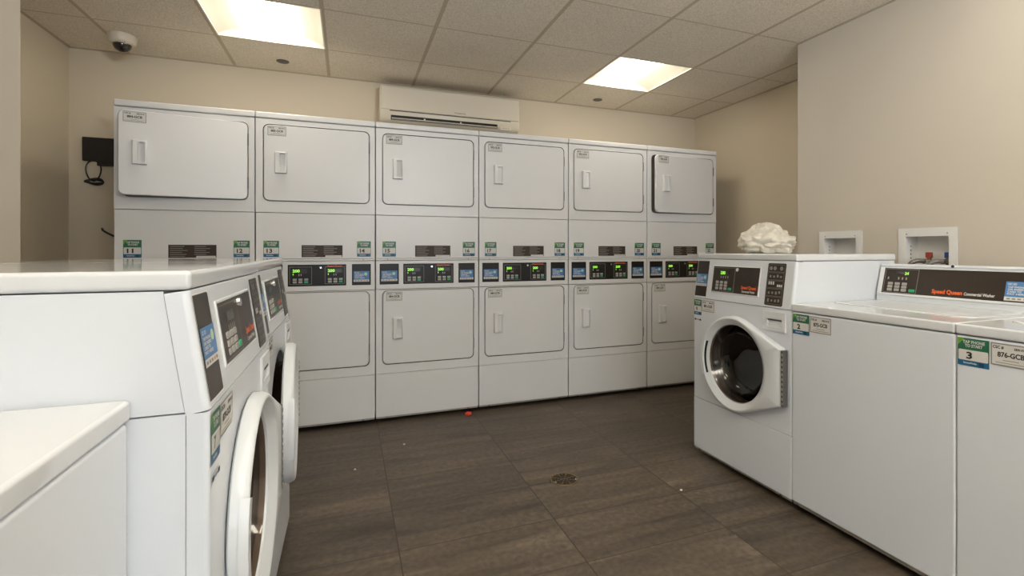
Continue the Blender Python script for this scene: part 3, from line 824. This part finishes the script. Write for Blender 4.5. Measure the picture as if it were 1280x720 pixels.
# ------------------------------------------------------------------ light fittings
def make_light():
    root = thing('ceiling_light', '', 'ceiling light')
    h = P/2-.012
    b = MB()
    # pan: curved cross-section along x, rising from the rim up to the middle, curved ends
    n = 10
    def zx(x):
        t = min(1, abs(x)/h); return .008+.075*math.cos(t*math.pi/2)**.8
    xs_ = [-h+2*h*i/28 for i in range(29)]
    rows = []
    for y in [-h, -h+.004, -h+.09, h-.09, h-.004, h]:
        e = 0 if abs(y) > h-.002 else 1
        rows.append([(x, y, .004+(zx(x)-.004)*(e if abs(y) > h-.05 else 1)) for x in xs_])
    b.loft(rows, 'light_frame', closed=False)
    pan = b.build('reflector_pan', root, smooth=True)
    b = MB()
    for a in ((-h-.008, h+.008, -h-.008, -h), (-h-.008, h+.008, h, h+.008), (-h-.008, -h, -h, h), (h, h+.008, -h, h)): b.box(a[0], a[1], a[2], a[3], -.002, .006, 'light_frame')
    b.build('rim', root)
    b = MB(); rl = .098; prof = []
    for i in range(17):
        a = math.pi*i/16; prof.append((rl*math.cos(a), .052-.062*math.sin(a)))
    y0, y1 = -h+.035, h-.035
    b.loft([[(x*.97, y0, .054+(z-.054)*.9) for x, z in prof], [(x, y0+.008, z) for x, z in prof], [(x, y1-.008, z) for x, z in prof], [(x*.97, y1, .054+(z-.054)*.9) for x, z in prof]], 'lens', closed=False, cap0=True, cap1=True)
    b.build('lens', root, smooth=True)
    return root
L_LABEL = ['square troffer light at upper left with glowing curved lens', 'square troffer light at right, over the dryers marked 19 to 22',
 'troffer light behind the viewer, left of its row of three', 'troffer light behind the viewer, added mid-row for extra light', 'troffer light behind the viewer, right of its row of three',
 'troffer light nearest the added window on the left', 'troffer light nearest the added window, added mid-row for extra light', 'troffer light nearest the added window on the right']
lp = make_light()
for i, (c, r) in enumerate(lights):
    o = lp if i == 0 else copy_tree(lp)
    o.location = (GX+P*(c+.5), GY-P*(r+.5), ZC); o['label'] = L_LABEL[i]; o['group'] = 'ceiling troffer lights'

# ceiling plates
def plate(x, y, label):
    b = MB(); b.lathe((0, 0, 0), (0, 0, -1), [(.040, 0), (.040, .003), (.036, .006), (.012, .007), (0, .007)], 'plug_grey', n=28)
    b.cyl((0, 0, -.006), (0, 0, -1), .012, .009, .004, 'plug_grey', n=14)
    o = b.build('sprinkler_cover', loc=(x, y, ZC-.0005), smooth=True); tag(o, label, 'sprinkler cover', 'round ceiling sprinkler covers')
plate(.784, .459, 'grey round ceiling disc below the upper left light')
plate(3.219, .465, 'grey round ceiling disc beside the right light, near the corner')

# dome camera
cam_t = thing('dome_camera', 'white dome security camera with dark bubble on the ceiling, upper left', 'security camera', (-.075, .345, ZC))
b = MB(); b.lathe((0, 0, -.0005), (0, 0, -1), [(0, 0), (.072, 0), (.073, .006), (.070, .035), (.064, .048), (.052, .055), (.046, .056)], 'ac_white', n=40)
b.cyl((.03, -.052, -.052), (0, 0, -1), .003, .003, .0015, 'print_black', n=8)
b.build('housing', cam_t, smooth=True)
b = MB(); b.lathe((0, 0, -.054), (0, 0, -1), [(.047*math.cos(R(a)), .047*math.sin(R(a))) for a in range(0, 91, 9)], 'dome', n=36); b.build('dome', cam_t, smooth='full')

# ------------------------------------------------------------------ split air conditioner
ac = thing('air_conditioner', 'cream wall-mounted split air conditioner above the stacked dryers', 'air conditioner', (1.425, .50, 0))
AW = 1.092
b = MB()
prof = [(.189, 2.075), (.060, 2.075), (.020, 2.090), (.004, 2.115), (0, 2.16), (.0, 2.30), (.006, 2.335), (.022, 2.352), (.05, 2.358), (.189, 2.372)]
ins = [(y+(.10-y)*.06 if y < .1 else y, z+(2.21-z)*.02) for y, z in prof]
b.loft([[(0, y, z) for y, z in ins], [(.010, y, z) for y, z in prof], [(AW-.010, y, z) for y, z in prof], [(AW, y, z) for y, z in ins]], 'ac_white', cap0=True, cap1=True)
b.build('casing', ac, smooth=True)
b = MB(); b.box(.006, AW-.006, -.008, .004, 2.166, 2.342, 'ac_white', bev=.005)
b.build('front_panel', ac)
b = MB(); b.text('Friedrich', .60, 2.180, -.0085, .011, 'line_grey', w=.085); b.build('brand_lettering', ac, recalc=False)
b = MB(); b.box(.070, AW-.075, -.002, .006, 2.158, 2.165, 'dark_parts_shade'); b.build('panel_seam', ac)
b = MB(); b.box(.078, .905, -.001, .010, 2.094, 2.128, 'panel_black', bev=.001); b.build('air_outlet', ac)
b = MB(); b.box(.084, .900, -.006, .000, 2.102, 2.108, 'ac_white', bev=.0015); b.box(.084, .900, -.004, .001, 2.094, 2.0985, 'line_grey')
for x in (.32, .60): b.box(x, x+.012, -.007, .001, 2.102, 2.118, 'ac_white')
b.build('louver', ac)
b = MB(); b.box(.925, 1.02, -.0005, .004, 2.088, 2.112, 'ac_white', bev=.001)
for k in range(4): b.quad(.93+.02*k, .943+.02*k, 2.099, 2.104, -.0012, 'line_grey')
b.build('indicator_strip', ac)

# ------------------------------------------------------------------ wall items on the left
mon = thing('wall_box', 'black flat box on the wall left of the dryers', 'wall box', (-.388, .66, 0))
b = MB(); b.box(0, .26, 0, .029, 1.688, 1.842, 'black_plastic', bev=.003); b.build('case', mon)
b = MB(); b.box(.075, .26, .003, .029, 1.660, 1.692, 'black_plastic', bev=.002); b.build('bracket', mon)
pts = []
for i in range(40):
    t = i/39; a = R(80+ (360+10)*t)
    pts.append((-.335+.046*math.cos(a)*(.85+.15*math.sin(a)) , .676, 1.626+.066*math.sin(a)))
b = MB(); b.tube(pts, .0042, 'black_plastic')
for k in range(5):
    c = [(-.332+.048*math.cos(2*math.pi*i/16+k)*(1-.06*k)+.004*k, .668+.004*math.sin(i+k), 1.556+(.010+.003*k)*math.sin(2*math.pi*i/16+k)) for i in range(17)]
    b.tube(c, .0042, 'black_plastic', n=6)
tag(b.build('cable_coil', smooth=True), 'black coiled power cable hanging below the black wall box', 'cable')
b = MB(); b.tube([(-.293, .684, 1.252), (-.283, .665, 1.240), (-.262, .658, 1.225), (-.235, .652, 1.210), (-.20, .65, 1.19)], .006, 'black_plastic')
tag(b.build('cable', smooth=True), 'short black cable end poking out behind the leftmost dryer', 'cable')
b = MB(); b.tube([(XL, -.02, 1.245), (XL+.03, -.02, 1.236), (XL+.045, -.022, 1.22)], .012, 'black_plastic'); b.cyl((XL, -.02, 1.245), (1, 0, 0), .02, .018, .012, 'black_plastic', n=14)
tag(b.build('wall_hook', smooth=True), 'small black hook on the left recess wall', 'hook')

# ------------------------------------------------------------------ washer connection boxes
def outlet_box(y_far, y_near, label):
    """faces -x, set in the right near wall; y_far > y_near"""
    w = y_far-y_near
    root = thing('washer_outlet_box', label, 'outlet box', (XRN, y_far, 0), R(-90), 'washer connection boxes in the right wall')
    iw0, iw1 = .036, w-.036
    b = MB(); hole = rr_pts(iw0, iw1, 1.030, 1.179, .006, 4)
    b.holeplate(0, w, .985, 1.221, hole, -.007, -.0005, 'outlet_white', c=(w/2, 1.10))
    for x in (iw0+.006, iw1-.006): b.cyl((x, -.007, 1.192), (0, -1, 0), .003, .003, .001, 'dark_parts_shade', n=8)
    b.build('faceplate', root)
    b = MB(); b.box(iw0-.001, iw1+.001, -.0005, .085, 1.029, 1.180, 'outlet_white', skip=('-y',))
    for k in range(4): b.cyl((iw0, .035, 1.07+.02*k), (1, 0, 0), .004, .004, .001, 'dark_parts_shade', n=8)
    b.build('recess', root)
    return root
outlet_box(-1.2425, -1.519, 'plain white outlet box in the right wall, the one farther away')
outlet_box(-1.7227, -1.9986, 'white outlet box with red and blue valves in the right wall')
def valve(y, mat, label):
    t = thing('water_valve', label, 'valve', (XRN+.045, y, 0), 0, 'water valves in the outlet box')
    b = MB(); b.cyl((0, 0, 1.0305), (0, 0, 1), .010, .010, .048, 'brass', n=14); b.cyl((0, 0, 1.055), (-1, 0, 0), .011, .011, .035, 'chrome', n=14); b.build('body', t, smooth=True)
    b = MB(); b.box(-.010, .010, -.013, .013, 1.072, 1.100, mat, bev=.003); b.build('lever', t)
    return t
valve(-1.842, 'valve_red', 'small water valve with red handle'); valve(-1.930, 'valve_blue', 'small water valve with blue handle')
def hose(y0, dy, label, sweep):
    b = MB(); p = []
    for i in range(15):
        t = i/14; a = math.pi*.5*t
        p.append((XRN+.005-.05*math.sin(math.pi*t*.9), y0+dy*t, 1.055+.012*math.sin(math.pi*t)-.12*t*t))
    b.tube(p, .011, 'hose', n=10); b.tube([p[0], (p[0][0]+.01, p[0][1], p[0][2])], .013, 'chrome', n=10)
    tag(b.build('water_hose', smooth=True), label, 'hose', 'braided water hoses')
hose(-1.842, .075, 'braided hose curling down from the red-handled valve', 1)
hose(-1.930, .070, 'braided hose curling down from the blue-handled valve', 1)

# ------------------------------------------------------------------ crumpled white bag
def bag():
    bm = bmesh.new(); bmesh.ops.create_icosphere(bm, subdivisions=6, radius=1)
    for v in bm.verts:
        d = v.co.normalized(); p = Vector((d.x*.139, d.y*.10, d.z*.066))
        # local x runs along the washer's width in the picture (left end tall, right end sloping)
        p.z += .058
        if d.z > 0:
            p.z += d.z*(.034*math.exp(-((p.x+.035)/.055)**2)+.014*math.exp(-((p.x-.03)/.05)**2)-.020*max(0, p.x/.14)**2)
        n1 = noise.ridged_multi_fractal(d*2.6+Vector((3.1, 1.7, .3)), 1.0, 2.1, 5, 1.0, 2.0)
        n2 = noise.noise(d*3.1+Vector((5, 2, 8)))
        n3 = 1-abs(noise.noise(Vector((d.x*5, d.y*4, d.z*9))+Vector((1, 9, 2))))*2
        n4 = noise.noise(Vector((d.x*9, d.y*3, d.z*3)))
        p += d*(.0028*(n1-1.2)+.026*n2+.0022*n3+.004*n4)
        if p.z < .030: # skirt lying on the machine
            k = 1+.10*math.sin(d.x*9)*math.cos(d.y*7); p.x *= 1.02*k if p.x < 0 else 1.06*k
        p.z = max(p.z, .0006+.002*abs(noise.noise(p*40)))
        v.co = p
    b = MB(); b.merge(bm, 'bag')
    o = b.build('plastic_bag', loc=(3.215, -1.475, .8475+.2125+.033), rot=(0, 0, R(-22)), smooth='full')
    tag(o, 'crumpled white plastic bag lying on top of the washer marked 9', 'bag')
bag()

# ------------------------------------------------------------------ floor items
dr = thing('floor_drain', 'round brass floor drain with spoked grate in the tiled floor', 'floor drain', (2.1953, -1.1957, FZ))
b = MB(); b.lathe((0, 0, .0005), (0, 0, 1), [(.072, 0), (.071, .0022), (.064, .0026), (.062, .001)], 'brass', n=48); b.build('ring', dr, smooth=True)
b = MB(); b.face([(.064*math.cos(2*math.pi*i/40), .064*math.sin(2*math.pi*i/40), .0008) for i in range(40)], 'drain_dark'); b.build('sump', dr)
b = MB()
for k in range(8):
    a = R(22.5+45*k-12); ca, sa = math.cos(a), math.sin(a); w = .0028
    b.face([(-w*-sa*-1, -w*ca, .0024), (.064*ca+w*sa, .064*sa-w*ca, .0024), (.064*ca-w*sa, .064*sa+w*ca, .0024), (-w*sa, w*ca, .0024)], 'brass')
    for r_ in (.020, .031, .042, .053):
        pass
for r_ in (.016, .030, .044, .055):
    n = 60
    for i in range(n):
        if i % 3 == 2: continue
        a, c = 2*math.pi*i/n, 2*math.pi*(i+1)/n
        b.face([(r_*math.cos(a), r_*math.sin(a), .0021), ((r_+.0035)*math.cos(a), (r_+.0035)*math.sin(a), .0021), ((r_+.0035)*math.cos(c), (r_+.0035)*math.sin(c), .0021), (r_*math.cos(c), r_*math.sin(c), .0021)], 'brass')
b.build('grate', dr, recalc=False)
for k, a in enumerate((200, 335)):
    b = MB(); b.cyl((.057*math.cos(R(a)), .057*math.sin(R(a)), .002), (0, 0, 1), .005, .004, .002, 'chrome', n=10); b.build('screw', dr)

def crumb(name, x, y, s, mat, label, cat, group=None, seed=0):
    bm = bmesh.new(); bmesh.ops.create_icosphere(bm, subdivisions=3, radius=1)
    for v in bm.verts:
        d = v.co.copy(); k = 1+.45*noise.noise(d*1.7+Vector((seed, 1, 2)))+.25*noise.noise(d*4+Vector((seed, 5, 2)))
        v.co = Vector((d.x*s*k, d.y*s*k*.8, max(0, (d.z+.75)*s*k*.75)))
    b = MB(); b.merge(bm, mat); tag(b.build(name, loc=(x, y, FZ+.0003), smooth=True), label, cat, group)
crumb('candy_wrapper', 1.9679, -0.0525, .019, 'red', 'small red crumpled wrapper on the floor in front of dryer 15', 'wrapper', seed=3)
crumb('lint_speck', 1.5059, -0.4401, .006, 'fluff', 'tiny white speck on the floor nearest the dryers', 'lint', 'white specks on the floor', 1)
crumb('lint_speck', 1.2357, -0.7001, .006, 'fluff', 'tiny white speck on the floor left of the drain, by the left washers', 'lint', 'white specks on the floor', 2)
crumb('lint_speck', 2.6583, -1.5109, .006, 'fluff', 'tiny white speck on the floor by the top-load washer marked 2', 'lint', 'white specks on the floor', 4)

# ------------------------------------------------------------------ light
def area(name, loc, rot, sx, sy, power, col):
    l = bpy.data.lights.new(name, 'AREA'); l.shape = 'RECTANGLE'; l.size = sx; l.size_y = sy; l.energy = power; l.color = col
    o = bpy.data.objects.new(name, l); COL.objects.link(o); o.location = loc; o.rotation_euler = rot; return o
area('added_window_fill', (2.05, YBK-.35, 1.5), (R(90), 0, 0), 2.9, 1.7, 60, (.82, .91, 1.0))  # added cool fill shining in through the added window
area('added_ceiling_fill', (2.0, -4.3, 1.8), (R(180-12), 0, 0), .5, .4, 85, (.92, .97, 1.0))  # added fill aimed at the ceiling; no such lamp stands in the room
w = bpy.data.worlds.new('World'); scn.world = w; w.use_nodes = True
bg = w.node_tree.nodes['Background']; bg.inputs[0].default_value = (.75, .85, 1, 1); bg.inputs[1].default_value = 1.0

# ------------------------------------------------------------------ camera
cd = bpy.data.cameras.new('Camera'); cam = bpy.data.objects.new('Camera', cd); COL.objects.link(cam)
cam.location = (1.2012, -3.527, 1.1115); cam.rotation_euler = (R(90), 0, -.3793)
cd.sensor_width = 36; cd.lens = 640.865/1280*36
cd.shift_x = -(690-640)/1280; cd.shift_y = -(360-312.41)/1280
cd.clip_start = .02; cd.clip_end = 50
scn.camera = cam
vs = scn.view_settings
vs.view_transform = 'Standard'; vs.look = 'None'; vs.gamma = 1; vs.exposure = .52; vs.use_curve_mapping = False
